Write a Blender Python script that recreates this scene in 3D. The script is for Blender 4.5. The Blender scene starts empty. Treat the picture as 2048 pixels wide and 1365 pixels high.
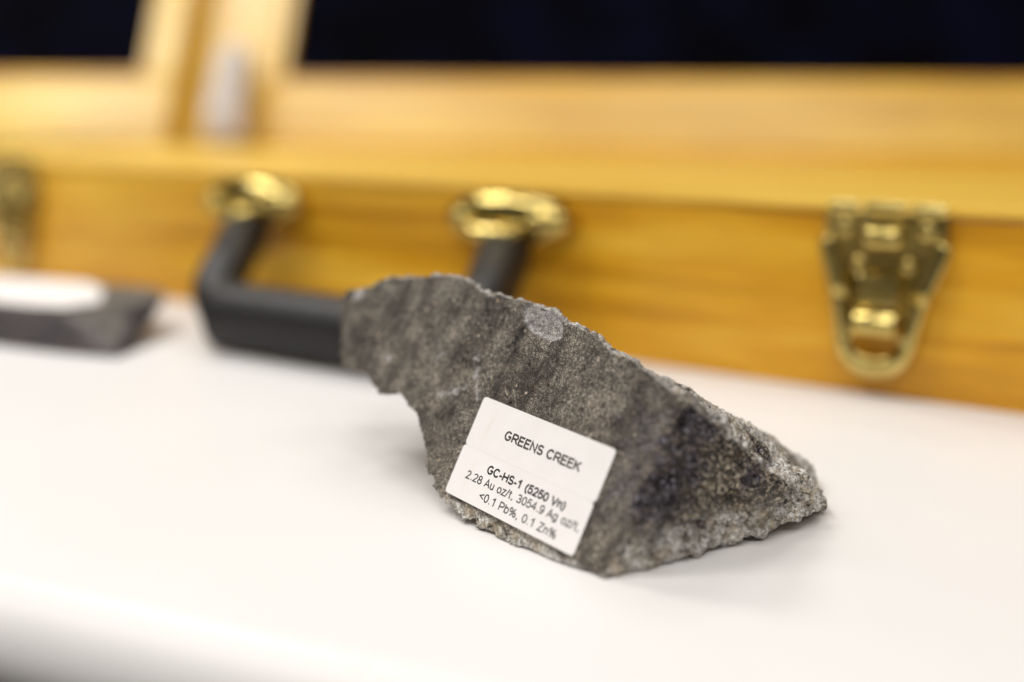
import bpy, bmesh, math, random
import numpy as np
from mathutils import Vector, Matrix, noise
random.seed(7)
S = bpy.context.scene
C = S.collection
R = math.radians

# ------------------------------------------------------------------ camera
F_PX, CX, CY = 2300.0, 1024.0, 682.5          # the photograph is 2048 x 1365
PITCH, ROLL, CAM_H = R(11.77), R(0.4), 0.1001
fw = Vector((0, math.cos(PITCH), -math.sin(PITCH)))
r0 = Vector((1, 0, 0)); u0 = Vector((0, math.sin(PITCH), math.cos(PITCH)))
rt = math.cos(ROLL) * r0 + math.sin(ROLL) * u0
up = -math.sin(ROLL) * r0 + math.cos(ROLL) * u0
CAM = Vector((0, 0, CAM_H))
cam_d = bpy.data.cameras.new('camera'); cam = bpy.data.objects.new('camera', cam_d); C.objects.link(cam)
m = Matrix((rt, up, -fw)).transposed().to_4x4(); m.translation = CAM
cam.matrix_world = m
cam_d.sensor_width = 36.0; cam_d.lens = F_PX / 2048 * 36.0
cam_d.clip_start = 0.01; cam_d.clip_end = 100
cam_d.dof.use_dof = True; cam_d.dof.focus_distance = 0.276
cam_d.dof.aperture_fstop = cam_d.lens / 12.5
S.camera = cam

# ------------------------------------------------------------------ light
w = bpy.data.worlds.new('World'); S.world = w; w.use_nodes = True
bg = w.node_tree.nodes['Background']; bg.inputs[0].default_value = (1.0, 0.955, 0.91, 1); bg.inputs[1].default_value = 0.14
def ceiling_lamp(x, y, z, sx, sy, power, col=(1, 0.972, 0.94)):
    d = bpy.data.lights.new('ceiling_light', 'AREA'); d.shape = 'RECTANGLE'; d.size = sx; d.size_y = sy
    d.energy = power; d.color = col
    o = bpy.data.objects.new('ceiling_light', d); C.objects.link(o); o.location = (x, y, z)
    return o
for (x, y, p) in ((-1.9, 0.2, 14), (-1.02, 0.2, 14), (-0.1, 0.0, 7), (0.85, 0.1, 4), (-1.1, -1.15, 15), (-0.1, -1.15, 13), (0.9, -1.15, 5), (-0.9, 1.5, 23), (0.2, 1.6, 7)):
    ceiling_lamp(x, y, 1.75, 0.66, 0.50, p)
vs = S.view_settings; vs.view_transform = 'Standard'; vs.look = 'None'; vs.gamma = 1.0; vs.exposure = -0.10
vs.use_curve_mapping = False

# ------------------------------------------------------------------ helpers
def ray(x, y): return (x - CX) / F_PX * rt - (y - CY) / F_PX * up + fw
def at_z(x, y, z=0.0):                        # where the sight line through a pixel meets a height
    d = ray(x, y); return CAM + d * ((z - CAM_H) / d.z)
def at_depth(x, y, dep): return CAM + ray(x, y) * dep
def on_plane(x, y, p0, n):
    d = ray(x, y); return CAM + d * ((p0 - CAM).dot(n) / d.dot(n))
def link(name, me, mat=None, parent=None):
    o = bpy.data.objects.new(name, me); C.objects.link(o)
    if mat is not None and not me.materials: me.materials.append(mat)
    if parent: o.parent = parent
    return o
def from_bm(name, bm, mat, parent=None, smooth=False):
    bmesh.ops.recalc_face_normals(bm, faces=bm.faces)
    me = bpy.data.meshes.new(name); bm.to_mesh(me); bm.free()
    if smooth: me.shade_smooth()
    return link(name, me, mat, parent)
def empty(name, loc, rz=0.0):
    o = bpy.data.objects.new(name, None); C.objects.link(o); o.location = loc; o.rotation_euler = (0, 0, rz)
    o.empty_display_size = 0.02; return o
def tag(o, label=None, cat=None, group=None, kind=None):
    for k, v in (('label', label), ('category', cat), ('group', group), ('kind', kind)):
        if v: o[k] = v
    return o
def box_bm(x0, x1, y0, y1, z0, z1, bev=0.0, seg=2):
    bm = bmesh.new(); bmesh.ops.create_cube(bm, size=1)
    for v in bm.verts:
        v.co = Vector(((x0 + x1) / 2 + v.co.x * (x1 - x0), (y0 + y1) / 2 + v.co.y * (y1 - y0), (z0 + z1) / 2 + v.co.z * (z1 - z0)))
    if bev: bmesh.ops.bevel(bm, geom=bm.edges[:], offset=bev, segments=seg, profile=0.5, affect='EDGES')
    return bm
def sweep_bm(pts, prof, closed=False):
    """prof(i, t) -> list of (a, b) offsets; a across (side), b along the path's own normal"""
    bm = bmesh.new(); rings = []
    n = len(pts)
    ref = None
    for i, p in enumerate(pts):
        t = (pts[min(i + 1, n - 1)] - pts[max(i - 1, 0)]).normalized()
        if ref is None:
            ref = Vector((0, 0, 1)) if abs(t.z) < 0.9 else Vector((0, 1, 0))
        side = t.cross(ref).normalized(); nor = side.cross(t).normalized(); ref = nor
        rings.append([bm.verts.new(p + side * a + nor * b) for a, b in prof(i, i / (n - 1))])
    for q in range(n - 1):
        k = len(rings[q])
        for j in range(k):
            bm.faces.new((rings[q][j], rings[q][(j + 1) % k], rings[q + 1][(j + 1) % k], rings[q + 1][j]))
    bm.faces.new(rings[0]); bm.faces.new(list(reversed(rings[-1])))
    return bm
def fillet(pts, rad, seg=8):
    out = [pts[0]]
    for a, b, c in zip(pts, pts[1:], pts[2:]):
        p = b + (a - b).normalized() * rad; q = b + (c - b).normalized() * rad
        for i in range(seg + 1):
            t = i / seg; out.append(p * (1 - t) ** 2 + b * 2 * t * (1 - t) + q * t * t)
    out.append(pts[-1]); return out
def poly_extrude_bm(pts, t, bev=0.0):          # polygon in the local xz plane, thickness t towards -y
    bm = bmesh.new(); vs_ = [bm.verts.new((x, 0, z)) for x, z in pts]
    f = bm.faces.new(vs_); r = bmesh.ops.extrude_face_region(bm, geom=[f])
    for v in [g for g in r['geom'] if isinstance(g, bmesh.types.BMVert)]: v.co.y -= t
    if bev:
        bmesh.ops.recalc_face_normals(bm, faces=bm.faces)
        ed = [e for e in bm.edges if all(abs(v.co.y + t) < 1e-6 for v in e.verts)]
        bmesh.ops.bevel(bm, geom=ed, offset=bev, segments=2, profile=0.5, affect='EDGES')
    return bm

# ------------------------------------------------------------------ materials
def new_mat(name):
    mt = bpy.data.materials.new(name); mt.use_nodes = True
    nt = mt.node_tree; b = nt.nodes['Principled BSDF']; return mt, nt, b
def N(nt, t, **kw):
    n = nt.nodes.new(t)
    for k, v in kw.items():
        if k in n.inputs: n.inputs[k].default_value = v
        else: setattr(n, k, v)
    return n
def ramp(nt, fac, stops, interp='LINEAR'):
    n = nt.nodes.new('ShaderNodeValToRGB'); n.color_ramp.interpolation = interp
    e = n.color_ramp.elements
    while len(e) < len(stops): e.new(0.5)
    for q, (p, c) in zip(e, stops): q.position = p; q.color = (*c, 1) if len(c) == 3 else c
    nt.links.new(fac, n.inputs[0]); return n.outputs[0]
def mix(nt, fac, a, b, mode='MIX'):
    n = nt.nodes.new('ShaderNodeMix'); n.data_type = 'RGBA'; n.blend_type = mode
    for s, v in ((n.inputs[0], fac), (n.inputs[6], a), (n.inputs[7], b)):
        if hasattr(v, 'is_output') or isinstance(v, bpy.types.NodeSocket): nt.links.new(v, s)
        else: s.default_value = v if isinstance(v, (int, float)) else (*v, 1)
    return n.outputs[2]
def mth(nt, op, a, b=0.0, clamp=False):
    n = nt.nodes.new('ShaderNodeMath'); n.operation = op; n.use_clamp = clamp
    for s, v in ((n.inputs[0], a), (n.inputs[1], b)):
        if isinstance(v, bpy.types.NodeSocket): nt.links.new(v, s)
        else: s.default_value = v
    return n.outputs[0]
def coords(nt, scale=(1, 1, 1)):
    tc = nt.nodes.new('ShaderNodeTexCoord'); mp = nt.nodes.new('ShaderNodeMapping')
    mp.inputs['Scale'].default_value = scale
    nt.links.new(tc.outputs['Object'], mp.inputs[0]); return mp.outputs[0]
def noise_n(nt, vec, scale, detail=4, rough=0.55, dist=0.0):
    n = N(nt, 'ShaderNodeTexNoise', Scale=scale, Detail=detail, Roughness=rough, Distortion=dist)
    nt.links.new(vec, n.inputs['Vector']); return n.outputs['Fac']
def bump(nt, h, strength, dist, prev=None):
    n = N(nt, 'ShaderNodeBump', Strength=strength, Distance=dist); nt.links.new(h, n.inputs['Height'])
    if prev: nt.links.new(prev, n.inputs['Normal'])
    return n.outputs[0]

def wood(name, axis, seed=0.0, dark=(0.53, 0.235, 0.004), mid=(0.74, 0.365, 0.012), light=(0.88, 0.52, 0.045), coat=0.35):
    mt, nt, b = new_mat(name)
    sc = {'x': (6, 95, 95), 'z': (95, 95, 6), 'y': (95, 6, 95)}[axis]
    v = coords(nt, sc)
    mp = nt.nodes.new('ShaderNodeVectorMath'); mp.operation = 'ADD'; mp.inputs[1].default_value = (seed, seed * 2, seed * .7)
    nt.links.new(v, mp.inputs[0]); v = mp.outputs[0]
    n1 = noise_n(nt, v, 0.8, 5, 0.55, 0.6)
    n2 = noise_n(nt, v, 6.0, 3, 0.6)
    col = ramp(nt, n1, [(0.35, dark), (0.50, mid), (0.65, light)])
    fine = ramp(nt, n2, [(0.35, (0.80, 0.76, 0.7)), (0.6, (1, 1, 1))])
    nt.links.new(mix(nt, 0.6, col, fine, 'MULTIPLY'), b.inputs['Base Color'])
    b.inputs['Roughness'].default_value = 0.34 if coat > 0.5 else 0.42
    b.inputs['Specular IOR Level'].default_value = 0.5 if coat > 0.5 else 0.3
    b.inputs['Coat Weight'].default_value = coat; b.inputs['Coat Roughness'].default_value = 0.23
    nt.links.new(bump(nt, n2, 0.15, 0.0006), b.inputs['Normal'])
    return mt
M = {}
M['wood_x'] = wood('varnished_oak_long_grain', 'x')
LT = dict(dark=(0.64, 0.36, 0.012), mid=(0.77, 0.48, 0.026), light=(0.85, 0.57, 0.055), coat=1.0)
M['wood_x2'] = wood('varnished_pale_oak_long_grain', 'x', 3.3, **LT)
M['wood_top'] = wood('paler_top_oak_long_grain', 'x', 5.1, dark=(0.68, 0.38, 0.03), mid=(0.80, 0.50, 0.06), light=(0.88, 0.60, 0.11), coat=0.12)  # rim and front top board: oak set paler than the front board
M['wood_z'] = wood('varnished_pale_oak_upright_grain', 'z', 1.7, **LT)

def make_brass():
    mt, nt, b = new_mat('polished_brass')
    v = coords(nt); n = noise_n(nt, v, 220, 4, 0.6)
    nt.links.new(ramp(nt, n, [(0.3, (0.50, 0.37, 0.095)), (0.7, (0.74, 0.60, 0.23))]), b.inputs['Base Color'])
    b.inputs['Metallic'].default_value = 1
    nt.links.new(ramp(nt, n, [(0.3, (0.07,) * 3), (0.7, (0.15,) * 3)]), b.inputs['Roughness'])
    return mt
M['brass'] = make_brass()
def make_handle():
    mt, nt, b = new_mat('charcoal_handle_plastic')
    n = noise_n(nt, coords(nt), 900, 3, 0.6)
    nt.links.new(ramp(nt, n, [(0.3, (0.012, 0.011, 0.011)), (0.7, (0.021, 0.019, 0.019))]), b.inputs['Base Color'])
    b.inputs['Roughness'].default_value = 0.45; b.inputs['Specular IOR Level'].default_value = 0.28
    nt.links.new(bump(nt, n, 0.3, 0.0004), b.inputs['Normal']); return mt
M['handle'] = make_handle()
def make_panel():
    mt, nt, b = new_mat('dark_navy_felt')
    n = noise_n(nt, coords(nt), 14, 3, 0.5)
    nt.links.new(ramp(nt, n, [(0.40, (0.0008, 0.0008, 0.0022)), (0.62, (0.0016, 0.0022, 0.0095))]), b.inputs['Base Color'])
    b.inputs['Roughness'].default_value = 0.95; b.inputs['Specular IOR Level'].default_value = 0.04; return mt
M['panel'] = make_panel()
def make_table():
    mt, nt, b = new_mat('white_table_laminate')
    v = coords(nt)
    n = noise_n(nt, v, 9, 4, 0.6)
    base = ramp(nt, n, [(0.3, (0.75, 0.729, 0.708)), (0.7, (0.78, 0.761, 0.742))])
    vo = N(nt, 'ShaderNodeTexVoronoi', Scale=42.0); nt.links.new(v, vo.inputs['Vector'])
    sp = ramp(nt, vo.outputs['Distance'], [(0.0, (1,) * 3), (0.016, (1,) * 3), (0.026, (0,) * 3)])
    pick = mth(nt, 'GREATER_THAN', vo.outputs['Color'], 0.72)
    spf = mth(nt, 'MULTIPLY', sp, pick)
    nt.links.new(mix(nt, mth(nt, 'MULTIPLY', spf, 0.55), base, (0.25, 0.22, 0.2)), b.inputs['Base Color'])
    b.inputs['Roughness'].default_value = 0.42; b.inputs['Specular IOR Level'].default_value = 0.3
    return mt
M['table'] = make_table()
def make_floor():
    mt, nt, b = new_mat('dark_carpet')
    n = noise_n(nt, coords(nt), 60, 4, 0.6)
    nt.links.new(ramp(nt, n, [(0.3, (0.028, 0.021, 0.017)), (0.7, (0.048, 0.037, 0.031))]), b.inputs['Base Color'])
    b.inputs['Roughness'].default_value = 0.95; return mt
M['floor'] = make_floor()
def make_paper():
    mt, nt, b = new_mat('white_label_paper')
    v = coords(nt); n = noise_n(nt, v, 120, 4, 0.6)
    st = noise_n(nt, coords(nt, (260, 40, 30)), 1.0, 2, 0.5)
    c = ramp(nt, n, [(0.3, (0.83, 0.795, 0.77)), (0.7, (0.87, 0.835, 0.81))])
    s2 = ramp(nt, st, [(0.66, (1, 1, 1)), (0.78, (0.97, 0.93, 0.87))])
    nt.links.new(mix(nt, 1.0, c, s2, 'MULTIPLY'), b.inputs['Base Color'])
    b.inputs['Roughness'].default_value = 0.55; return mt
M['paper'] = make_paper()
def make_ink(name, col, lo, hi, worn):
    mt, nt, b = new_mat(name)
    n = noise_n(nt, coords(nt), 3200, 3, 0.7)
    nt.links.new(ramp(nt, n, [(lo, col), (hi, worn)]), b.inputs['Base Color'])
    b.inputs['Roughness'].default_value = 0.6; return mt
M['ink_bold'] = make_ink('black_toner', (0.012, 0.010, 0.011), 0.62, 0.85, (0.12, 0.10, 0.10))
M['ink'] = make_ink('thin_toner', (0.02, 0.017, 0.017), 0.55, 0.85, (0.22, 0.2, 0.19))
M['ink_patchy'] = make_ink('patchy_toner', (0.035, 0.026, 0.022), 0.50, 0.72, (0.30, 0.26, 0.23))

def make_rock(name, warm=1.0):
    mt, nt, b = new_mat(name)
    v = coords(nt)
    def att(n): a = nt.nodes.new('ShaderNodeAttribute'); a.attribute_name = n; return a.outputs['Fac']
    flat, quartz_lit_top, purple, pale, crack = att('flat'), att('quartz_lit_top'), att('purple'), att('pale'), att('crack')
    grain = noise_n(nt, v, 3000, 2, 0.8)            # sub-millimetre grain
    grain2 = noise_n(nt, v, 1200, 4, 0.75)
    blot = noise_n(nt, v, 150, 5, 0.62, 0.5)
    streak = noise_n(nt, coords(nt, (150, 60, 320)), 1.0, 4, 0.6, 0.8)
    # sawn face: dark grey brown with fine salt and pepper
    g = mth(nt, 'ADD', mth(nt, 'MULTIPLY', grain, 0.6), mth(nt, 'MULTIPLY', grain2, 0.4))
    sawn = ramp(nt, g, [(0.40, (0.018, 0.016, 0.0135)), (0.49, (0.078, 0.070, 0.059)), (0.565, (0.20, 0.182, 0.156)), (0.65, (0.55, 0.51, 0.45))])
    tint = ramp(nt, blot, [(0.36, (0.50, 0.46, 0.43)), (0.5, (0.9, 0.87, 0.83)), (0.64, (1.35, 1.3, 1.24))])
    sawn = mix(nt, 0.85, sawn, tint, 'MULTIPLY')
    broad = noise_n(nt, coords(nt, (125, 125, 34)), 1.0, 5, 0.65, 0.8)
    sawn = mix(nt, 1.0, sawn, ramp(nt, broad, [(0.38, (0.46, 0.42, 0.39)), (0.5, (1.0, 0.97, 0.93)), (0.62, (1.45, 1.42, 1.37))]), 'MULTIPLY')
    st = ramp(nt, streak, [(0.58, (0,) * 3), (0.74, (0.55,) * 3)])
    sawn = mix(nt, st, sawn, (0.25, 0.21, 0.16))
    # broken faces: coarser crystals, tan, rust and grey
    vo = N(nt, 'ShaderNodeTexVoronoi', Scale=1700.0); nt.links.new(v, vo.inputs['Vector'])
    vc = nt.nodes.new('ShaderNodeSeparateColor'); nt.links.new(vo.outputs['Color'], vc.inputs[0])
    broken = ramp(nt, mth(nt, 'ADD', mth(nt, 'MULTIPLY', vc.outputs[0], 0.45), mth(nt, 'MULTIPLY', grain2, 0.6)),
                  [(0.31, (0.013, 0.0115, 0.010)), (0.48, (0.065, 0.057, 0.047)), (0.61, (0.18, 0.16, 0.13)), (0.73, (0.58, 0.52, 0.43))])
    broken = mix(nt, 0.8, broken, ramp(nt, blot, [(0.34, (0.45, 0.42, 0.42)), (0.52, (0.95, 0.9, 0.82)), (0.68, (1.55, 1.45, 1.3))]), 'MULTIPLY')
    rust = mth(nt, 'MULTIPLY', ramp(nt, noise_n(nt, v, 420, 4, 0.7), [(0.60, (0,) * 3), (0.70, (0.7,) * 3)]), 1.0)
    broken = mix(nt, rust, broken, (0.28, 0.15, 0.045))
    col = mix(nt, flat, broken, sawn)
    fv = N(nt, 'ShaderNodeTexVoronoi', Scale=420.0); nt.links.new(v, fv.inputs['Vector'])
    fs = nt.nodes.new('ShaderNodeSeparateColor'); nt.links.new(fv.outputs['Color'], fs.inputs[0])
    fleck = mth(nt, 'MULTIPLY', ramp(nt, fv.outputs['Distance'], [(0.10, (1,) * 3), (0.20, (0,) * 3)]), mth(nt, 'GREATER_THAN', fs.outputs[0], 0.80))
    col = mix(nt, mth(nt, 'MULTIPLY', fleck, 0.75), col, mix(nt, fs.outputs[1], (0.62, 0.56, 0.47), (0.45, 0.30, 0.14)))
    pit = mth(nt, 'MULTIPLY', ramp(nt, fv.outputs['Distance'], [(0.12, (1,) * 3), (0.24, (0,) * 3)]), mth(nt, 'LESS_THAN', fs.outputs[0], 0.13))
    col = mix(nt, mth(nt, 'MULTIPLY', pit, 0.8), col, (0.012, 0.011, 0.010))
    # dark violet sulphide patches with glints
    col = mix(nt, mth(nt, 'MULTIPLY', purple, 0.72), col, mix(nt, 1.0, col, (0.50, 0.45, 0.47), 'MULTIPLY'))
    pm = mth(nt, 'MULTIPLY', purple, ramp(nt, noise_n(nt, v, 330, 4, 0.65), [(0.34, (0,) * 3), (0.48, (1,) * 3)]))
    viol = ramp(nt, vc.outputs[1], [(0.2, (0.020, 0.016, 0.021)), (0.72, (0.068, 0.058, 0.073)), (0.93, (0.36, 0.335, 0.385))])
    col = mix(nt, mth(nt, 'MULTIPLY', pm, 0.9), col, viol)
    # pale quartz and carbonate crust; the mask also paints up-facing facets as if lit
    qn = ramp(nt, noise_n(nt, v, 260, 5, 0.7), [(0.36, (0,) * 3), (0.50, (1,) * 3)])
    qm = mth(nt, 'MULTIPLY', quartz_lit_top, qn)
    qc = ramp(nt, vc.outputs[2], [(0.05, (0.25, 0.23, 0.20)), (0.5, (0.55, 0.52, 0.47)), (0.85, (0.84, 0.82, 0.78))])
    col = mix(nt, qm, col, mix(nt, mth(nt, 'MULTIPLY', ramp(nt, noise_n(nt, v, 190, 4, 0.6), [(0.50, (0,) * 3), (0.62, (1,) * 3)]), 0.55), qc, (0.42, 0.30, 0.15)))
    nt.links.new(mth(nt, 'MULTIPLY', pm, 0.55), b.inputs['Metallic'])
    pc = ramp(nt, g, [(0.42, (0.17, 0.16, 0.165)), (0.52, (0.44, 0.42, 0.41)), (0.62, (0.78, 0.74, 0.69))])
    col = mix(nt, pale, col, pc)
    col = mix(nt, crack, col, (0.010, 0.009, 0.008))
    nt.links.new(col, b.inputs['Base Color'])
    rg = mix(nt, pm, (0.78,) * 3, (0.2,) * 3)
    rg = mix(nt, mth(nt, 'MULTIPLY', qm, 0.6), rg, (0.35,) * 3)
    nt.links.new(rg, b.inputs['Roughness'])
    h = mth(nt, 'ADD', mth(nt, 'MULTIPLY', grain, 0.5), mth(nt, 'MULTIPLY', vc.outputs[0], 0.35))
    inv = mth(nt, 'SUBTRACT', 1.0, mth(nt, 'MULTIPLY', flat, 0.86))
    bn = N(nt, 'ShaderNodeBump', Distance=0.0006); nt.links.new(h, bn.inputs['Height']); nt.links.new(inv, bn.inputs['Strength'])
    nt.links.new(bn.outputs[0], b.inputs['Normal'])
    return mt
M['rock'] = make_rock('grey_ore_rock')

def make_pale():
    mt, nt, b = new_mat('pale_quartz')
    v = coords(nt)
    c = ramp(nt, noise_n(nt, v, 55, 5, 0.65, 0.4), [(0.33, (0.30, 0.27, 0.24)), (0.5, (0.66, 0.62, 0.60)), (0.7, (0.80, 0.78, 0.78))])
    nt.links.new(c, b.inputs['Base Color']); b.inputs['Roughness'].default_value = 0.4
    nt.links.new(bump(nt, noise_n(nt, v, 300, 4, 0.6), 0.5, 0.001), b.inputs['Normal']); return mt
M['pale_rock'] = make_pale()

# ------------------------------------------------------------------ the setting: table and floor
e0 = at_z(0, 1269); e1 = at_z(350, 1358)
ed = (e1 - e0).normalized(); ei = Vector((-ed.y, ed.x, 0))           # ei points away from the camera
TB = Matrix((ed, ei, Vector((0, 0, 1)))).transposed().to_4x4(); TB.translation = e0 + Vector((0, 0, 0))
RR = 0.0135                                                         # bull-nosed front edge
prof = [(1.9, 0.0), (0.6, 0.0), (0.2, 0.0), (0.06, 0.0)]
for i in range(0, 25):
    a = i / 24 * math.pi; prof.append((0.0235 - RR * math.sin(a), -RR + RR * math.cos(a)))
prof += [(0.2, -2 * RR), (1.9, -2 * RR)]
bm = bmesh.new(); xs = [-1.6, -0.6, -0.2, 0.0, 0.2, 0.6, 1.6]
rows = [[bm.verts.new((x, y, z)) for (y, z) in prof] for x in xs]
for a, b_ in zip(rows, rows[1:]):
    for j in range(len(prof)):
        k = (j + 1) % len(prof); bm.faces.new((a[j], a[k], b_[k], b_[j]))
bm.faces.new(rows[0]); bm.faces.new(list(reversed(rows[-1])))
table = from_bm('table', bm, M['table'], smooth=False)
for p in table.data.polygons: p.use_smooth = True
table.data.set_sharp_from_angle(angle=R(35))
table.matrix_world = TB
tag(table, 'white table top with rounded front edge under the rock and case', 'table', kind='structure')
fl = from_bm('floor', box_bm(-14, 14, -14, 14, -0.78, -0.75), M['floor']); tag(fl, 'dark floor below the white table', 'floor', kind='structure')

# ------------------------------------------------------------------ the wooden case
g1 = at_z(338, 599); g2 = at_z(2048, 831)
cx_dir = (g2 - g1).normalized(); case_yaw = math.atan2(cx_dir.y, cx_dir.x)
case_n = Vector((cx_dir.y, -cx_dir.x, 0))                          # out of the front board, to the camera
case_o = at_z(1286, 728)
HC = 0.0652
case = empty('display_case', case_o, case_yaw)
tag(case, 'varnished oak case with brass catches and charcoal carrying handle', 'case')
CI = Matrix.Rotation(case_yaw, 4, 'Z'); CI.translation = case_o; CI = CI.inverted()
def on_front(x, y, off=0.0): return CI @ on_plane(x, y, case_o + case_n * off, case_n)
XL, XR, DEP, FT = -0.56, 0.235, 0.62, 0.019
o = from_bm('front_board', box_bm(XL, XR, 0.0006, FT, 0, HC - 0.0020, 0.0006, 2), M['wood_x'], case)
from_bm('rim_strip', box_bm(XL, XR, -0.0004, FT + 0.016, HC - 0.0018, HC + 0.0008, 0.0010, 3), M['wood_top'], case)
from_bm('top_board', box_bm(XL, XR, FT + 0.0166, 0.245, HC - 0.012, HC - 0.0012, 0.001, 2), M['wood_top'], case)
from_bm('top_board', box_bm(XL, XR, 0.2465, DEP - FT - 0.0006, HC - 0.014, HC - 0.0045, 0.001, 2), M['wood_x'], case)
from_bm('back_board', box_bm(XL, XR, DEP - FT, DEP, 0, HC, 0.002, 2), M['wood_x'], case)
for x0, x1 in ((XL + 0.0005, XL + FT), (XR - FT, XR - 0.0005)):
    from_bm('side_board', box_bm(x0, x1, FT + 0.0006, DEP - FT - 0.0006, 0.0004, HC - 0.0125, 0.001, 2), M['wood_x'], case)

def screw_bm(r, h, slot_ang=0.4):                                   # domed head facing -y with a slot
    bm = bmesh.new(); prev = None; rings = []
    for (rr, yy) in ((r, 0), (r, -h * .45), (r * .88, -h * .75), (r * .6, -h * .95), (r * .25, -h)):
        rings.append([bm.verts.new((rr * math.cos(a * math.pi / 8), yy, rr * math.sin(a * math.pi / 8))) for a in range(16)])
    for a, b_ in zip(rings, rings[1:]):
        for j in range(16): bm.faces.new((a[j], a[(j + 1) % 16], b_[(j + 1) % 16], b_[j]))
    bm.faces.new(rings[-1]); bm.faces.new(list(reversed(rings[0])))
    c, s = math.cos(slot_ang), math.sin(slot_ang)
    return bm
screw_me = None
def screw(parent, x, y, z, r, h):
    o = from_bm('screw', screw_bm(r, h), M['brass'], parent, True); o.location = (x, y, z); return o

# handle mounts and handle
lx = on_front(521, 398); rx = on_front(1030, 430)
pz = 0.0535
def mount(x):
    bm = bmesh.new(); rings = []
    A_, B_, T_ = 0.0315, 0.0116, 0.0125
    for (k, yy) in ((1.0, 0.0), (1.0, -T_ * .25), (0.97, -T_ * .55), (0.90, -T_ * .80), (0.78, -T_ * .95), (0.55, -T_), (0.2, -T_)):
        ring = []
        for a in range(40):
            t = a / 40 * 2 * math.pi
            wv = 1 - 0.10 * math.cos(2 * t) ** 2 + 0.05 * math.cos(4 * t)
            ring.append(bm.verts.new((A_ * k * math.cos(t) * wv, yy, B_ * k * math.sin(t) * wv)))
        rings.append(ring)
    for a, b_ in zip(rings, rings[1:]):
        for j in range(40): bm.faces.new((a[j], a[(j + 1) % 40], b_[(j + 1) % 40], b_[j]))
    bm.faces.new(rings[-1]); bm.faces.new(list(reversed(rings[0])))
    o = from_bm('handle_mount', bm, M['brass'], case, True); o.location = (x, -0.0003, pz)
    for sx in (-1, 1): screw(o, sx * 0.0175, -0.0125, 0, 0.0042, 0.0034)
    # the eye the handle turns in
    pts = [Vector((-0.011, -0.010, -0.001)), Vector((-0.011, -0.021, -0.004)), Vector((0.011, -0.021, -0.004)), Vector((0.011, -0.010, -0.001))]
    pts = fillet(pts, 0.006, 6)
    e = from_bm('pivot_loop', sweep_bm(pts, lambda i, t: [(0.0026 * math.cos(a * math.pi / 4), 0.0026 * math.sin(a * math.pi / 4)) for a in range(8)]), M['brass'], o, True)
    return o
mount(lx.x); mount(rx.x)
bar_w = at_z(560, 719, 0.0); bl = CI @ bar_w
BAR_R = 0.0134
by = bl.y + 0.003; bz = BAR_R + 0.0006
hl, hr = lx.x + 0.004, rx.x + 0.004
bx0 = on_front(374, 640, -by).x + 0.0095; bx1 = hr + (bx0 - hl) - 0.009
hp = [Vector((hl, -0.0125, pz - 0.0105)), Vector((bx0, by + 0.002, bz + 0.001)), Vector((bx1, by + 0.002, bz + 0.001)), Vector((hr, -0.0125, pz - 0.0105))]
hp = fillet(hp, 0.021, 12)
def legprof(i, t):
    a_, b_ = 0.0098, 0.0100
    return [(a_ * math.copysign(abs(math.cos(q * math.pi / 10)) ** .75, math.cos(q * math.pi / 10)), b_ * math.copysign(abs(math.sin(q * math.pi / 10)) ** .75, math.sin(q * math.pi / 10))) for q in range(20)]
handle = from_bm('handle', sweep_bm(hp, legprof), M['handle'], case, True)
gp = [Vector((bx0 + 0.008 + (bx1 - bx0 - 0.016) * i / 24, by, bz)) for i in range(25)]
def gripprof(i, t):
    k = 1.0 - 0.30 * max(0, 1 - min(t, 1 - t) / 0.045) ** 2
    out = []
    for q in range(32):
        a = q / 32 * 2 * math.pi
        rr = BAR_R * k * (1 - 0.10 * math.exp(-((math.degrees(a) - 200) / 13) ** 2))
        ca, sa = math.cos(a + 0.25), math.sin(a + 0.25)                # a rounded square, turned a little
        X_, Y_ = math.copysign(abs(ca) ** .78, ca), math.copysign(abs(sa) ** .78, sa)
        out.append((rr * (X_ * math.cos(0.25) + Y_ * math.sin(0.25)) * 0.97, rr * (Y_ * math.cos(0.25) - X_ * math.sin(0.25)) * 0.97))
    return out
from_bm('grip', sweep_bm(gp, gripprof), M['handle'], handle, True)

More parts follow.
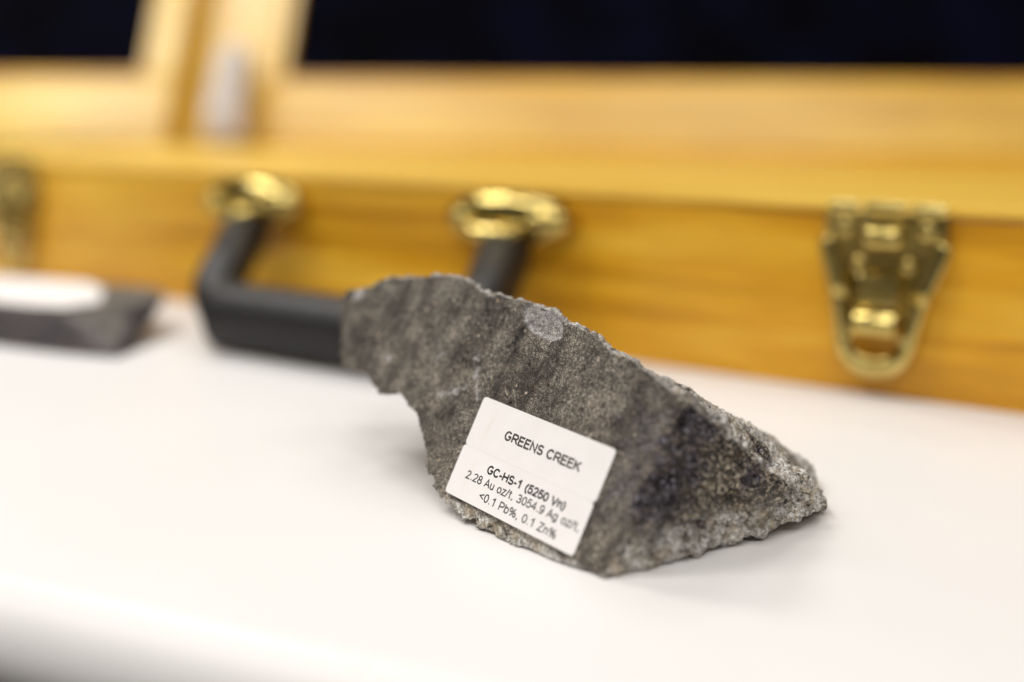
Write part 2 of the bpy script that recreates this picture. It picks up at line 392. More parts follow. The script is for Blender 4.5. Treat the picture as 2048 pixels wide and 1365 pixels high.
# catches
def make_latch(x):
    root = empty('catch', (x, 0, HC - 0.0005)); root.parent = case; root.scale = (0.81, 0.9, 0.93)
    pl = [(-25, 0.4), (25, 0.4), (25.5, -4), (25, -12), (23, -18), (18, -25), (14.5, -31), (13, -42), (-13, -42), (-14.5, -31), (-18, -25), (-23, -18), (-25, -12), (-25.5, -4)]
    o = from_bm('catch_plate', poly_extrude_bm([(a / 1000, b / 1000) for a, b in pl], 0.0019, 0.0007), M['brass'], root); o.location = (0, -0.0003, 0)
    for (cx_, w_) in ((-17.5, 12), (0, 16.5), (17.5, 13)):              # knuckles along the upper edge
        bm = bmesh.new(); bmesh.ops.create_cone(bm, cap_ends=True, segments=16, radius1=0.0026, radius2=0.0026, depth=w_ / 1000, matrix=Matrix.Rotation(math.pi / 2, 4, 'Y'))
        k = from_bm('hinge_knuckle', bm, M['brass'], root, True); k.location = (cx_ / 1000, -0.0022, 0.0008); k.data.set_sharp_from_angle(angle=R(40))
    for sx, sz, r in ((-17, -6.6, 3.6), (17, -6.6, 3.6), (-10, -20, 3.0), (10, -20, 3.0)):
        screw(root, sx / 1000, -0.0018, sz / 1000, r / 1000, 0.0022)
    o = from_bm('spring_housing', box_bm(-0.008, 0.008, -0.0085, -0.001, -0.0135, -0.0055, 0.0030, 4), M['brass'], root, True)
    o = from_bm('lever', box_bm(-0.0085, 0.0085, -0.0058, -0.0018, -0.0355, -0.0235, 0.0011, 3), M['brass'], root)
    o.rotation_euler.x = R(-7)
    bm = bmesh.new(); bmesh.ops.create_cone(bm, cap_ends=True, segments=20, radius1=0.0052, radius2=0.0052, depth=0.0185, matrix=Matrix.Rotation(math.pi / 2, 4, 'Y'))
    bmesh.ops.bevel(bm, geom=[e for e in bm.edges if len(e.link_faces) == 2 and any(len(f.verts) > 4 for f in e.link_faces)], offset=0.0016, segments=3, profile=0.5, affect='EDGES')
    o = from_bm('roller', bm, M['brass'], root, True); o.location = (0, -0.0066, -0.0410)
    pts = [Vector((a / 1000, yy / 1000, b / 1000)) for a, yy, b in ((-24.5, -3.0, -11), (-20.5, -4, -23), (-14.5, -6, -36), (-12.4, -7, -57.5), (12.4, -7, -57.5), (14.5, -6, -36), (20.5, -4, -23), (24.5, -3.0, -11))]
    pts = fillet(pts, 0.0118, 8)
    def strap(i, t): return [(-0.0030, -0.0011), (-0.0022, 0.0011), (0.0022, 0.0011), (0.0030, -0.0011), (0.002, -0.0016), (-0.002, -0.0016)]
    bm = bmesh.new(); rings = []                                       # a flat strap that keeps facing the viewer of the board
    for i, p in enumerate(pts):
        t = (pts[min(i + 1, len(pts) - 1)] - pts[max(i - 1, 0)]).normalized()
        yv = Vector((0, -1, 0)); yv = (yv - t * yv.dot(t)).normalized(); sd = t.cross(yv)
        rings.append([bm.verts.new(p + sd * a + yv * b_) for a, b_ in ((-.0036, -.0009), (-.0036, .0004), (-.0024, .0011), (.0024, .0011), (.0036, .0004), (.0036, -.0009))])
    for a, b_ in zip(rings, rings[1:]):
        for j in range(6): bm.faces.new((a[j], a[(j + 1) % 6], b_[(j + 1) % 6], b_[j]))
    bm.faces.new(rings[0]); bm.faces.new(list(reversed(rings[-1])))
    from_bm('bail_loop', bm, M['brass'], root, True)
    return root
rl = on_front(1776, 430)
mid = (lx.x + rx.x) / 2
make_latch(rl.x); make_latch(on_front(28, 330).x)

# ------------------------------------------------------------------ framed panels leaning back on the case
def frame(name, px, py, left, width, label):
    """one oak frame with a dark panel; its lower corner next to the gap stands at the pixel"""
    p = at_depth(px, 240, py); p.z = HC - 0.0043
    fr = empty(name, p, FR_YAW)
    fr.rotation_mode = 'XYZ'; fr.rotation_euler = (-R(25), 0, FR_YAW)      # leaning away from the camera
    tag(fr, label, 'frame', 'framed dark panels standing on the case')
    s = -1 if left else 1
    X0, X1 = (0, width) if not left else (-width, 0)
    TK, HT = 0.030, 0.34; ST, RW = (0.030, 0.064) if left else (0.021, 0.060)
    from_bm('rail', box_bm(X0, X1, 0, TK, 0, RW, 0.005, 4), M['wood_x2'], fr)
    from_bm('rail', box_bm(X0, X1, 0, TK, HT - RW, HT, 0.005, 4), M['wood_x2'], fr)
    from_bm('stile', box_bm(X0, X0 + ST, 0.0006, TK - 0.0006, RW - 0.0005, HT - RW + 0.0005, 0.005, 4), M['wood_z'], fr)
    from_bm('stile', box_bm(X1 - ST, X1, 0.0006, TK - 0.0006, RW - 0.0005, HT - RW + 0.0005, 0.005, 4), M['wood_z'], fr)
    BW = 0.0075                                                       # stepped bead round the panel
    from_bm('bead', box_bm(X0 + ST, X1 - ST, 0.0045, 0.017, RW - 0.002, RW + BW, 0.0012, 2), M['wood_x'], fr)
    from_bm('bead', box_bm(X0 + ST - 0.002, X0 + ST + BW, 0.0040, 0.0165, RW + BW, HT - RW, 0.0012, 2), M['wood_z'], fr)
    from_bm('bead', box_bm(X1 - ST - BW, X1 - ST + 0.002, 0.0040, 0.0165, RW + BW, HT - RW, 0.0012, 2), M['wood_z'], fr)
    from_bm('dark_panel', box_bm(X0 + ST - 0.004, X1 - ST + 0.004, 0.012, 0.018, RW - 0.004, HT - RW + 0.004), M['panel'], fr)
    return fr
FR_YAW = R(-12)
fA = frame('framed_panel', 480, 1.0, False, 0.85, 'oak frame with dark navy panel leaning behind handle and right catch')
fB = frame('framed_panel', 326, 1.02, True, 0.50, 'oak frame with dark navy panel in the upper left corner')

p = at_depth(428, 240, 1.045); p.z = HC - 0.0043
bd = empty('oak_board', p); bd.rotation_euler = (-R(25), 0, FR_YAW)
from_bm('plank', box_bm(-0.075, 0.075, 0.0, 0.014, 0, 0.30, 0.002, 2), M['wood_z'], bd)
tag(bd, 'oak board seen in the gap between the two dark framed panels', 'board')

# ------------------------------------------------------------------ rocks
def att_set(me, name, vals):
    a = me.attributes.new(name, 'FLOAT', 'POINT'); a.data.foreach_set('value', np.asarray(vals, dtype=np.float32))
def fbm(p, sc, octs=4, off=0.0):
    return noise.fractal(Vector((p[0] * sc + off, p[1] * sc + off * 1.3, p[2] * sc - off)), 1.0, 2.0, octs, noise_basis='PERLIN_ORIGINAL')
def solid_to_mesh(bms, voxel):
    """join closed shells (in mm), fuse them with a voxel remesh and give back vertices and faces"""
    me = bpy.data.meshes.new('tmp'); bm = bmesh.new()
    for b_ in bms:
        t = bpy.data.meshes.new('t'); bmesh.ops.recalc_face_normals(b_, faces=b_.faces); bmesh.ops.triangulate(b_, faces=b_.faces)
        b_.to_mesh(t); b_.free(); bm.from_mesh(t); bpy.data.meshes.remove(t)
    bm.to_mesh(me); bm.free()
    o = bpy.data.objects.new('tmp', me); C.objects.link(o)
    md = o.modifiers.new('r', 'REMESH'); md.mode = 'VOXEL'; md.voxel_size = voxel; md.adaptivity = 0
    dg = bpy.context.evaluated_depsgraph_get(); out = bpy.data.meshes.new_from_object(o.evaluated_get(dg))
    bpy.data.objects.remove(o); bpy.data.meshes.remove(me); return out
def hull_bm(pts):
    bm = bmesh.new(); vs_ = [bm.verts.new(p) for p in pts]
    r = bmesh.ops.convex_hull(bm, input=vs_)
    bmesh.ops.delete(bm, geom=list({g for g in r['geom_interior'] + r['geom_unused'] if isinstance(g, bmesh.types.BMVert)}), context='VERTS')
    return bm
def smooth01(a, b_, x):
    t = min(1, max(0, (x - a) / (b_ - a))); return t * t * (3 - 2 * t)

# pose of the sawn face, found from the two stickers (44.45 mm x 12.7 mm each)
q4 = ((970, 793), (1234, 900), (1167, 1123), (907, 990))
LW, LH = 0.04445, 0.0254
rowsM = []
for (u, v), (x, y) in zip(((0, 0), (LW, 0), (LW, LH), (0, LH)), q4):
    x = (x - CX) / F_PX; y = (y - CY) / F_PX
    rowsM += [[u, v, 1, 0, 0, 0, -x * u, -x * v, -x], [0, 0, 0, u, v, 1, -y * u, -y * v, -y]]
Hm = np.linalg.svd(np.array(rowsM))[2][-1].reshape(3, 3); Hm /= Hm[2, 2]
sc_ = 2 / (np.linalg.norm(Hm[:, 0]) + np.linalg.norm(Hm[:, 1]))
def c2w(q): return float(q[0]) * rt - float(q[1]) * up + float(q[2]) * fw
fa, fb, fo = c2w(Hm[:, 0] * sc_), c2w(Hm[:, 1] * sc_), CAM + c2w(Hm[:, 2] * sc_)
nA = -fa.cross(fb).normalized()
if nA.dot(CAM - fo) < 0: nA = -nA
ea = (fa.normalized() - (fb - fa * (fb.dot(fa) / fa.dot(fa))) * 0.0)
ea = (ea - nA * ea.dot(nA)).normalized(); eb = nA.cross(ea); eb = eb if eb.dot(fb) > 0 else -eb
lc = fo + fa * (LW / 2) + fb * (LH / 2)                              # centre of the sticker pair
def A(x, y, back=0.0): return on_plane(x, y, fo, nA) - nA * back

base = at_z(1180, 1110); base.z = 0
rock = empty('ore_rock', base)
tag(rock, 'large wedge of grey ore with white lettered stickers on its sawn face', 'rock')
OUT = [(684, 590), (697, 577), (744, 573), (757, 557), (784, 552), (806, 556), (832, 551), (870, 550), (908, 551), (940, 564), (962, 580), (978, 591), (1000, 587), (1020, 598), (1045, 600),
       (1085, 612), (1113, 626), (1132, 648), (1150, 650), (1186, 668), (1215, 697), (1228, 708), (1252, 712), (1288, 738), (1330, 772), (1366, 797),
       (1303, 930), (1246, 1080), (1206, 1161), (1168, 1146), (1120, 1135), (1052, 1106), (1036, 1103), (1000, 1080), (958, 1056), (915, 1030), (893, 1003), (874, 975), (857, 935), (846, 880), (832, 832),
       (800, 792), (757, 782), (738, 752), (700, 738), (686, 735), (680, 690), (681, 640)]
fr_pts = [A(*p) for p in OUT]
for p in fr_pts: p.z = max(p.z, 0.0004)
cen = sum(fr_pts, Vector()) / len(fr_pts)
depth_dir = Vector((0.30, 0.94, 0)).normalized()
def ring(k, d, kz):
    out = []
    for p in fr_pts:
        q = cen + (p - cen) * k + depth_dir * d
        q.z = max(0.0004, p.z * kz if p.z < cen.z else p.z * kz); out.append(q)
    return out
def loft_bm(rings):
    bm = bmesh.new(); rv = [[bm.verts.new(p * 1000) for p in r] for r in rings]
    for a, b_ in zip(rv, rv[1:]):
        for j in range(len(a)):
            k = (j + 1) % len(a); bm.faces.new((a[j], a[k], b_[k], b_[j]))
    bm.faces.new(rv[0]); bm.faces.new(list(reversed(rv[-1]))); return bm
r1, r2, r3 = ring(0.985, 0.008, 0.95), ring(0.90, 0.022, 0.84), ring(0.55, 0.036, 0.62)
body = loft_bm([fr_pts, r1, r2, r3])
KT, KB = A(1366, 798), A(1206, 1161)
hp2 = [A(1366, 799), A(1300, 745, 0.004), A(1206, 1160), A(1303, 930), A(1246, 1080), A(1250, 960, 0.003),
       at_depth(1400, 838, .2515), at_depth(1440, 868, .256), at_depth(1500, 893, .264), at_depth(1545, 930, .271), at_depth(1592, 995, .279), at_depth(1604, 1020, .281),
       at_depth(1648, 1020, .296), at_depth(1625, 985, .300), at_depth(1600, 940, .304), at_depth(1572, 893, .306), at_depth(1535, 876, .304), at_depth(1460, 832, .294), at_depth(1390, 797, .285),
       at_z(1262, 1146, .0003), at_z(1330, 1124, .0006), at_z(1405, 1103, .0008), at_z(1470, 1082, .0008), at_z(1560, 1050, .0022), at_z(1620, 1036, .0030), at_z(1645, 1026, .0035)]
hp2 += [Vector((hp2[13].x + 0.002, hp2[13].y + 0.012, 0.004)), Vector((0.045, 0.305, 0.006)), Vector((0.05, 0.30, 0.018))]
hp2 = [Vector((p.x, p.y, max(p.z, .0003))) * 1000 for p in hp2]
rme = solid_to_mesh([body, hull_bm(hp2)], 0.55)

# zones on the sawn face, read in sticker coordinates (mm): u along the sticker, v down it
nv = len(rme.vertices)
co = np.empty(nv * 3); rme.vertices.foreach_get('co', co); co = co.reshape(-1, 3)
no = np.empty(nv * 3); rme.vertices.foreach_get('normal', no) if hasattr(rme.vertices[0], 'normal') else None
no = no.reshape(-1, 3)
nAa, eaa, eba, foa = np.array(nA), np.array(ea), np.array(eb), np.array(fo) * 1000
rel = co - foa
dA = rel @ nAa; uu = rel @ eaa; vv = rel @ eba
facing = no @ nAa
def uv_of(x, y):
    p = (np.array(A(x, y)) * 1000 - foa); return p @ eaa, p @ eba
chip = [uv_of(*p) for p in ((1048, 612), (1082, 606), (1118, 632), (1126, 655), (1122, 678), (1100, 682), (1060, 662), (1046, 640))]
def in_poly(x, y, P):
    c = False; n = len(P); dmin = 1e9
    for i in range(n):
        (x1, y1), (x2, y2) = P[i], P[(i + 1) % n]
        if (y1 > y) != (y2 > y) and x < (x2 - x1) * (y - y1) / (y2 - y1) + x1: c = not c
        dx, dy = x2 - x1, y2 - y1; t = max(0, min(1, ((x - x1) * dx + (y - y1) * dy) / (dx * dx + dy * dy)))
        dmin = min(dmin, math.hypot(x - x1 - t * dx, y - y1 - t * dy))
    return (1 if c else -1) * dmin
kt, kb = uv_of(1352, 800), uv_of(1226, 1120)                         # where the sawn face ends on the right
cracks = [[uv_of(*p) for p in P] for P in (((976, 588), (972, 640), (981, 668)), ((1093, 770), (1104, 790), (1108, 815)), ((1012, 772), (1020, 790)), ((1022, 800), (1017, 812)), ((1052, 648), (1036, 672), (1030, 690)))]
spots = [(uv_of(718, 584), 3.3), (uv_of(776, 716), 1.5), (uv_of(1108, 620), 1.2)]
veins = [[uv_of(*p) for p in P] for P in (((953, 715), (955, 760), (954, 800)), ((905, 690), (880, 712), (862, 730)), ((930, 775), (905, 785), (880, 790)))]
def dist_path(x, y, P):
    dm = 1e9
    for (x1, y1), (x2, y2) in zip(P, P[1:]):
        dx, dy = x2 - x1, y2 - y1; t = max(0, min(1, ((x - x1) * dx + (y - y1) * dy) / (dx * dx + dy * dy)))
        dm = min(dm, math.hypot(x - x1 - t * dx, y - y1 - t * dy))
    return dm
pur = [(uv_of(1310, 930), 9.0), (uv_of(1335, 1010), 7.0), (uv_of(1290, 980), 6.0)]
pur3 = [(np.array(at_depth(1490, 945, .266)) * 1000, 4.5), (np.array(at_depth(1535, 915, .272)) * 1000, 4.0), (np.array(at_depth(1310, 890, .252)) * 1000, 7.5), (np.array(at_depth(1305, 985, .249)) * 1000, 9.0), (np.array(at_depth(1350, 930, .252)) * 1000, 7.0), (np.array(at_depth(1380, 845, .252)) * 1000, 4.5), (np.array(at_depth(1400, 870, .256)) * 1000, 4.0), (np.array(at_depth(1420, 1070, .256)) * 1000, 4.0)]
whitec = np.array(at_depth(1440, 825, .272)) * 1000
whites = [(np.array(at_depth(1440, 826, .278)) * 1000, 8.5), (np.array(at_depth(1590, 940, .293)) * 1000, 7.0), (np.array(at_depth(1500, 868, .285)) * 1000, 4.0), (np.array(at_depth(1042, 1098, .262)) * 1000, 2.3), (np.array(at_depth(1200, 1140, .246)) * 1000, 4.0), (np.array(at_depth(1560, 1040, .275)) * 1000, 6.0), (np.array(at_depth(715, 590, .332)) * 1000, 4.5)]
flat = np.zeros(nv); quartz_lit_top = np.zeros(nv); purple = np.zeros(nv); pale = np.zeros(nv); crack = np.zeros(nv)
new = co.copy()
for i in range(nv):
    p = co[i]; u, v = uu[i], vv[i]
    on = (facing[i] > 0.8 and abs(dA[i]) < 1.2) or (dA[i] > -1.0 and facing[i] > 0.5)
    # signed distance to the right-hand end of the sawn face
    side = (kb[0] - kt[0]) * (v - kt[1]) - (kb[1] - kt[1]) * (u - kt[0])
    side = side / math.hypot(kb[0] - kt[0], kb[1] - kt[1])           # positive on the left of the line
    wob = fbm(p, 0.16, 3, 3.0) * 1.6
    lip = v - (25.4 + 0.6 + 0.8 * fbm(p, 0.22, 3, 9.0))              # below the lower sticker
    fl_ = 0.0
    if on:
        fl_ = smooth01(-0.5, 0.8, side + wob) * (1 - smooth01(0.0, 1.2, lip))
    flat[i] = fl_
    rough = 1 - fl_
    d = 0.0
    big = fbm(p, 0.11, 4, 1.0); med = fbm(p, 0.33, 4, 5.0); sm = fbm(p, 0.9, 3, 7.0)
    cp = noise.voronoi(Vector(p) * 0.33 + Vector((med, sm, big)) * 0.15, distance_metric='DISTANCE', exponent=2.5)[1][0]
    cp2 = noise.voronoi(Vector(p) * 0.85, distance_metric='DISTANCE', exponent=2.5)[1][0]
    facet = noise.cell(cp * 37.7); fac2 = noise.cell(cp2 * 37.7)
    if rough > 0.5 and side < 3:                                     # larger fracture steps on the broken side
        cp3 = noise.voronoi(Vector(p) * 0.105 + Vector((med, sm, big)) * 0.12, distance_metric='DISTANCE', exponent=2.5)[1][0]
        d += 1.0 * noise.cell(cp3 * 37.7) * smooth01(1.0, 6.0, p[2])
    if p[2] < 4: facet *= 0.4; fac2 *= 0.5
    kk = 1 + 0.8 * smooth01(0, -3, side); d += rough * (0.95 * kk * big + 0.50 * kk * med + 0.22 * sm + 0.60 * facet + 0.24 * fac2)
    d += fl_ * (0.10 * med + 0.07 * sm + 0.05 * big - 0.9 * abs(fbm(p, 0.075, 2, 31.0)) * smooth01(-2, -14, u))
    if fl_ > 0.3:
        d -= 0.45 * smooth01(0.42, 0.62, fbm(p, 0.55, 3, 21.0))
        s = in_poly(u, v, chip)
        if s > -0.6:
            k = smooth01(-0.3, 0.5, s); d -= 0.75 * k + 0.25 * sm * k; pale[i] = max(pale[i], 0.9 * k * (0.5 + 0.5 * smooth01(1.4, 0.2, abs(s))))
        for P in cracks:
            dd = dist_path(u + 1.1 * med, v + 1.0 * sm, P); ck = smooth01(-0.30, 0.05, fbm(p, 0.5, 2, 41.0)); d -= 0.6 * ck * smooth01(0.6, 0.1, dd); crack[i] = max(crack[i], 0.75 * ck * smooth01(0.55, 0.15, dd))
        for (su, sv), r_ in spots: pale[i] = max(pale[i], 0.8 * smooth01(r_, r_ * 0.4, math.hypot(u - su, v - sv) + 0.8 * med))
        for P in veins:
            dd = dist_path(u + 1.5 * med, v + 1.3 * sm, P); pale[i] = max(pale[i], 0.7 * smooth01(0.8, 0.2, dd) * smooth01(-0.35, 0.1, med))
    if fl_ <= 0.3 and on and lip > 0:
        d -= 0.9 * smooth01(0, 2.5, lip)
    # mineral zones, plus a lit look painted on up-facing facets
    q = 0.35 * smooth01(15, 4, p[2]) * rough + (0.8 * smooth01(0.2, 1.5, lip) * rough if on and side > 0 else 0) + (1.05 if side < 0 else 0.85) * smooth01(10.5 if side < 0 else 9.0, 3.0, p[2] + 4 * big) * rough
    for c_, r_ in whites: q = max(q, rough * 1.1 * smooth01(r_, r_ * 0.35, np.linalg.norm(p - c_) + 1.2 * med))
    if not on and p[2] > 12 and side > 0: q = max(q, 0.9 * smooth01(0.1, 0.4, no[i][2]) * smooth01(-0.2, 0.15, fbm(p, 0.10, 3, 13.0)))  # upper-edge facets facing up painted paler, as catching light
    if not on and p[2] > 5:
        q = max(q, 0.8 * smooth01(0.25, 0.7, no[i][2]) * smooth01(-0.35, 0.25, big + 0.5 * med))  # pale crust weighted by upward normal, so tops look lit
        if side < -1: q = max(q, 1.0 * smooth01(0.30, 0.62, no[i][2]) * smooth01(-0.55, 0.05, big))
    quartz_lit_top[i] = min(1, q)
    pu = 0
    for c_, r_ in pur3: pu = max(pu, smooth01(r_ * 1.5, r_ * 0.4, np.linalg.norm(p - c_) + 5.0 * med + 2.0 * sm))
    purple[i] = pu * max(0.35, rough)
    if quartz_lit_top[i] > 0.5 and p[2] < 12: d += 0.5 * max(0, facet) * quartz_lit_top[i]
    new[i] = p + no[i] * d
    if side > 0.5 and lip < 3.0 and facing[i] > 0.5:                  # nothing stands proud of the saw cut
        h_ = (new[i] - foa) @ nAa; lim = 0.12 - 0.6 * smooth01(-0.5, 2.0, lip)
        if -1.5 < u < 46 and -1.0 < v < 26.2: lim = 0.02
        if h_ > lim: new[i] = new[i] - nAa * (h_ - lim)
new[:, 2] = np.maximum(new[:, 2], 0.25)
# settle the rock on the table
loc = new / 1000 - np.array(base)
rme.vertices.foreach_set('co', loc.ravel())
for n_, a_ in (('flat', flat), ('quartz_lit_top', quartz_lit_top), ('purple', purple), ('pale', pale), ('crack', crack)): att_set(rme, n_, a_)
rme.update(); rme.shade_smooth(); rme.name = 'rock_body'
body_o = link('rock_body', rme, M['rock'], rock)

# stickers with their print
LM = Matrix((ea, -eb, nA)).transposed().to_4x4()                   # x along the print, y up the sticker, z out of the face
LM.translation = fo - base
def rounded_rect_bm(x0, x1, y0, y1, r, t):
    bm = bmesh.new(); pts = []
    for cx_, cy_, a0 in ((x1 - r, y1 - r, 0), (x0 + r, y1 - r, 90), (x0 + r, y0 + r, 180), (x1 - r, y0 + r, 270)):
        for k in range(6):
            a = R(a0 + 18 * k); pts.append((cx_ + r * math.cos(a), cy_ + r * math.sin(a)))
    f = bm.faces.new([bm.verts.new((x, y, 0)) for x, y in pts])
    e = bmesh.ops.extrude_face_region(bm, geom=[f])
    for g in e['geom']:
        if isinstance(g, bmesh.types.BMVert): g.co.z += t
    return bm
def sticker(u0, u1, v0, v1, rot, label):
    o = from_bm('sticker', rounded_rect_bm(0, u1 - u0, -(v1 - v0), 0, 0.0010, 0.00013), M['paper'], rock)
    o.matrix_basis = LM @ Matrix.Translation((u0, -v0, 0.00022)) @ Matrix.Rotation(R(rot), 4, 'Z')
    o['label'] = label; return o
def sticker_uv(x, y):
    p = A(x, y) - fo; return p.dot(ea), p.dot(eb)
def arc(cx_, cy_, rx_, ry_, a0, a1, n=14):
    return [(cx_ + rx_ * math.cos(R(a0 + (a1 - a0) * k / n)), cy_ + ry_ * math.sin(R(a0 + (a1 - a0) * k / n))) for k in range(n + 1)]
GLYPH = {   # advance, strokes; capital height 1
 'G': (.80, [arc(.40, .5, .34, .5, 48, 318) + [(.72, .46)], [(.44, .46), (.72, .46)]]),
 'R': (.74, [[(.09, 0), (.09, 1)], [(.09, 1), (.42, 1)] + arc(.42, .74, .24, .26, 90, -90) + [(.09, .48)], [(.42, .48), (.70, 0)]]),
 'E': (.66, [[(.60, 1), (.09, 1), (.09, 0), (.62, 0)], [(.09, .53), (.56, .53)]]),
 'N': (.76, [[(.09, 0), (.09, 1), (.67, 0), (.67, 1)]]),
 'S': (.68, [arc(.34, .745, .245, .255, 25, 270) + arc(.34, .25, .27, .25, 90, -155)]),
 'C': (.76, [arc(.40, .5, .34, .5, 42, 318)]),
 'K': (.70, [[(.09, 0), (.09, 1)], [(.64, 1), (.09, .40)], [(.29, .60), (.68, 0)]]),
 'H': (.76, [[(.09, 0), (.09, 1)], [(.67, 0), (.67, 1)], [(.09, .53), (.67, .53)]]),
 'A': (.70, [[(.02, 0), (.35, 1), (.68, 0)], [(.14, .32), (.56, .32)]]),
 'V': (.70, [[(.02, 1), (.35, 0), (.68, 1)]]),
 'P': (.68, [[(.09, 0), (.09, 1), (.38, 1)] + arc(.38, .72, .25, .28, 90, -90) + [(.09, .44)]]),
 'Z': (.66, [[(.06, 1), (.60, 1), (.04, 0), (.62, 0)]]),
 '0': (.60, [arc(.30, .5, .24, .5, 90, 450, 24)]),
 '1': (.60, [[(.12, .74), (.36, .98), (.36, 0)]]),
 '2': (.60, [arc(.29, .73, .23, .27, 165, -35) + [(.05, 0), (.55, 0)]]),
 '3': (.60, [arc(.27, .75, .22, .25, 155, -90) + arc(.27, .26, .25, .26, 90, -155)]),
 '4': (.60, [[(.43, 0), (.43, 1), (.04, .30), (.57, .30)]]),
 '5': (.60, [[(.52, 1), (.15, 1), (.09, .52)] + arc(.28, .32, .25, .32, 130, -155)]),
 '8': (.60, [arc(.30, .75, .20, .25, -90, 270, 20), arc(.30, .26, .25, .26, 90, 450, 20)]),
 '9': (.60, [arc(.30, .68, .23, .32, 0, 360, 20), arc(.28, .5, .25, .5, 20, -70) + arc(.27, .2, .2, .2, -80, -160, 5)]),
 'n': (.58, [[(.09, 0), (.09, .72)], [(.09, .45)] + arc(.29, .47, .20, .25, 160, 0) + [(.49, 0)]]),
 'u': (.58, [[(.09, .72), (.09, .25)] + arc(.28, .25, .20, .25, 180, 345) + [(.49, .30)], [(.49, .72), (.49, 0)]]),
 'o': (.60, [arc(.30, .36, .24, .36, 0, 360, 20)]),
 'z': (.54, [[(.05, .72), (.48, .72), (.04, 0), (.50, 0)]]),
 't': (.34, [[(.15, .93), (.15, .14)] + arc(.25, .12, .10, .12, 180, 290, 5), [(.02, .72), (.30, .72)]]),
 'g': (.60, [arc(.28, .36, .22, .36, 0, 360, 20), [(.50, .72), (.50, .0)] + arc(.28, -.04, .22, .22, 0, -150, 8)]),
 'b': (.60, [[(.09, 1), (.09, 0)], arc(.32, .36, .23, .36, 0, 360, 20)]),
 '/': (.32, [[(.0, -.04), (.30, 1.02)]]),
 '-': (.38, [[(.05, .36), (.33, .36)]]),
 '<': (.62, [[(.56, .80), (.07, .50), (.56, .20)]]),
 '(': (.36, [arc(.50, .38, .38, .66, 115, 245)]),
 ')': (.36, [arc(-.14, .38, .38, .66, 65, -65)]),
 '.': (.30, [[(.15, 0.0), (.15, .09)]]), ',': (.30, [[(.16, .09), (.16, 0), (.10, -.15)]]),
 '%': (.96, [arc(.22, .74, .15, .25, 0, 360, 14), arc(.74, .25, .15, .25, 0, 360, 14), [(.24, -.02), (.72, 1.02)]]),
 ' ': (.32, [])}
def lettering(parent, body, bl_px, br_px, tl_px, mat, weight):
    """one printed line: baseline from bl_px to br_px, capital height from tl_px; strokes of the given weight"""
    u0, v0 = sticker_uv(*bl_px); u1, v1 = sticker_uv(*br_px); ut, vt = sticker_uv(*tl_px)
    total = sum(GLYPH[c][0] + 0.07 for c in body)
    L_ = math.hypot(u1 - u0, v1 - v0); ang = math.atan2(-(v1 - v0), u1 - u0)
    hh = abs((vt - v0) * math.cos(ang) + (ut - u0) * math.sin(ang))
    sx = L_ / total; sy = hh / (1 + weight); wd = weight * hh / 2
    bm = bmesh.new(); x = 0.0; lay = 0
    for ch in body:
        adv, strokes = GLYPH[ch]
        for st_ in strokes:
            pts = [Vector(((x + a) * sx, b_ * sy + wd * 0.5)) for a, b_ in st_]
            lay += 1; zz = (lay % 3) * 0.000005
            clean = [pts[0]]
            for q in pts[1:]:
                if (q - clean[-1]).length > 1e-7: clean.append(q)
            closed = (clean[0] - clean[-1]).length < 1e-6
            L1, L2 = [], []
            n_ = len(clean)
            for i, q in enumerate(clean):
                if closed: a_ = clean[i - 1] if i else clean[-2]; c_ = clean[i + 1] if i < n_ - 1 else clean[1]
                else: a_ = clean[max(0, i - 1)]; c_ = clean[min(n_ - 1, i + 1)]
                d1 = (q - a_).normalized() if (q - a_).length else (c_ - q).normalized()
                d2 = (c_ - q).normalized() if (c_ - q).length else d1
                n1 = Vector((-d1.y, d1.x)); n2 = Vector((-d2.y, d2.x)); mt_ = n1 + n2
                mt_ = mt_.normalized() if mt_.length > 1e-6 else n1
                k = min(2.2, 1 / max(0.3, mt_.dot(n1)))
                e_ = Vector((0, 0))
                if not closed and len(st_) > 1 and (i == 0 or i == n_ - 1): e_ = (d1 if i else -d2) * wd * 0.35
                L1.append(bm.verts.new((*(q + mt_ * wd * k + e_), zz))); L2.append(bm.verts.new((*(q - mt_ * wd * k + e_), zz)))
            for i in range(n_ - 1): bm.faces.new((L1[i], L2[i], L2[i + 1], L1[i + 1]))
        x += adv + 0.07
    X = LM @ Matrix.Translation((u0, -v0, 0.00022 + 0.00013 + 0.00002)) @ Matrix.Rotation(ang, 4, 'Z')
    me = bpy.data.meshes.new('lettering'); bm.to_mesh(me); bm.free()
    me.transform(parent.matrix_basis.inverted() @ X)
    return link('lettering', me, mat, parent)
s1 = sticker(0.00020, 0.04465, 0.0000, 0.0127, 0.0, 'upper white sticker with a place name in capitals')
s2 = sticker(0.0000, 0.04445, 0.01272, 0.0254, 0.0, 'lower white sticker with three lines of assay print')
lettering(s1, 'GREENS CREEK', (1009, 879.5), (1160, 945.5), (1013, 859.5), M['ink_patchy'], 0.21)
lettering(s2, 'GC-HS-1 (5250 Vn)', (974.5, 947), (1131, 1023), (978, 928.5), M['ink_bold'], 0.212)
lettering(s2, '2.28 Au oz/t, 3054.9 Ag oz/t,', (932.5, 956), (1160, 1066), (936, 938.5), M['ink'], 0.15)
lettering(s2, '<0.1 Pb%, 0.1 Zn%', (958, 999), (1112, 1080.5), (962, 981), M['ink'], 0.15)

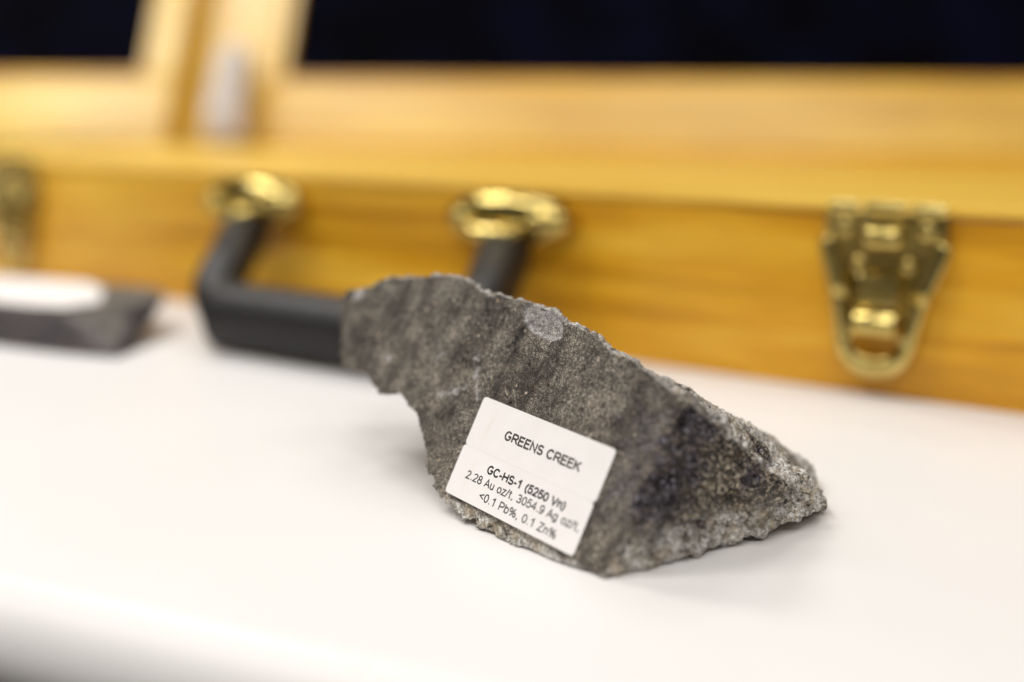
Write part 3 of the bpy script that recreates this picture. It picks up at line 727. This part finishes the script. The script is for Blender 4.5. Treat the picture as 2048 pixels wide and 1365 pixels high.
# the flat sample at the left edge
TH = 0.0158
sb = at_z(120, 700); sb.z = 0
slab = empty('ore_slab', sb)
tag(slab, 'flat grey ore slab with blank white sticker at the left edge', 'rock')
sp = []
for x, y, z in ((-160, 668, .0006), (0, 692, .0004), (120, 706, .0004), (232, 716, .0004), (262, 703, .001), (-160, 590, TH - .001), (0, 611, TH), (130, 625, TH), (205, 622, TH - .001), (258, 612, TH),
                (336, 590, TH + .0005), (326, 577, TH + .001), (200, 566, TH + .001), (0, 556, TH), (-160, 548, TH - .001)):
    sp.append(at_z(x, y, z) * 1000)
for x, y in ((268, 672), (200, 600), (-160, 590)):
    q = at_z(x, y, .004) * 1000; sp.append(q)
sme = solid_to_mesh([hull_bm(sp)], 0.9)
nv = len(sme.vertices); co = np.empty(nv * 3); sme.vertices.foreach_get('co', co); co = co.reshape(-1, 3)
no = np.empty(nv * 3); sme.vertices.foreach_get('normal', no); no = no.reshape(-1, 3)
new = co.copy(); pu = np.zeros(nv); qz = np.zeros(nv); ft = np.zeros(nv)
pc_ = np.array(at_z(285, 630, .010)) * 1000
for i in range(nv):
    p = co[i]; top = smooth01(0.7, 0.95, no[i][2])
    d = (1 - 0.8 * top) * (0.7 * fbm(p, 0.05, 3, 2.0) + 0.2 * fbm(p, 0.4, 3, 4.0))
    new[i] = p + no[i] * d
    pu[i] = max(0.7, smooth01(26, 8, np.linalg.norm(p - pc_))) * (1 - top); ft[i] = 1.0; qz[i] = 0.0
new[:, 2] = np.maximum(new[:, 2], 0.3)
sme.vertices.foreach_set('co', (new / 1000 - np.array(sb)).ravel())
for n_, a_ in (('flat', ft), ('quartz_lit_top', qz), ('purple', pu), ('pale', np.zeros(nv))): att_set(sme, n_, a_)
sme.update(); sme.shade_smooth(); sme.name = 'slab_body'
link('slab_body', sme, M['rock'], slab)
st_pts = [at_z(x, y, TH + 0.0009) - sb for x, y in ((-140, 548), (60, 558), (175, 566), (206, 580), (200, 606), (128, 617), (60, 613), (-140, 592))]
bm = bmesh.new(); f = bm.faces.new([bm.verts.new(p) for p in st_pts]); e = bmesh.ops.extrude_face_region(bm, geom=[f])
for g in e['geom']:
    if isinstance(g, bmesh.types.BMVert): g.co.z += 0.0003
from_bm('sticker', bm, M['paper'], slab)

# the pale sample blurred in the gap between the frames
gp_ = at_depth(446, 260, 0.985); gp_.z = HC - 0.0044
pale_rock = empty('pale_rock', gp_)
tag(pale_rock, 'small pale whitish rock standing in the gap between the dark panels', 'rock')
pp = []
for k in range(46):
    a = random.uniform(0, 2 * math.pi); hgt = random.random()
    wd = 0.026 * (1 - 0.35 * hgt) * random.uniform(0.75, 1.0)
    pp.append(Vector((wd * math.cos(a) + 0.010 * hgt, 0.8 * wd * math.sin(a) + 0.03 * hgt, 0.0005 + 0.088 * hgt)) * 1000)
pme = solid_to_mesh([hull_bm(pp)], 1.6)
nv = len(pme.vertices); co = np.empty(nv * 3); pme.vertices.foreach_get('co', co); co = co.reshape(-1, 3)
no = np.empty(nv * 3); pme.vertices.foreach_get('normal', no); no = no.reshape(-1, 3)
for i in range(nv): co[i] += no[i] * (1.6 * fbm(co[i], 0.07, 4, 8.0))
co[:, 2] = np.maximum(co[:, 2], 0.0)
pme.vertices.foreach_set('co', (co / 1000).ravel())
for n_, v_ in (('flat', 0.2), ('quartz_lit_top', 1.0), ('purple', 0.0), ('pale', 0.75)): att_set(pme, n_, np.full(nv, v_))
pme.update(); pme.name = 'sample_body'; link('sample_body', pme, M['pale_rock'], pale_rock)
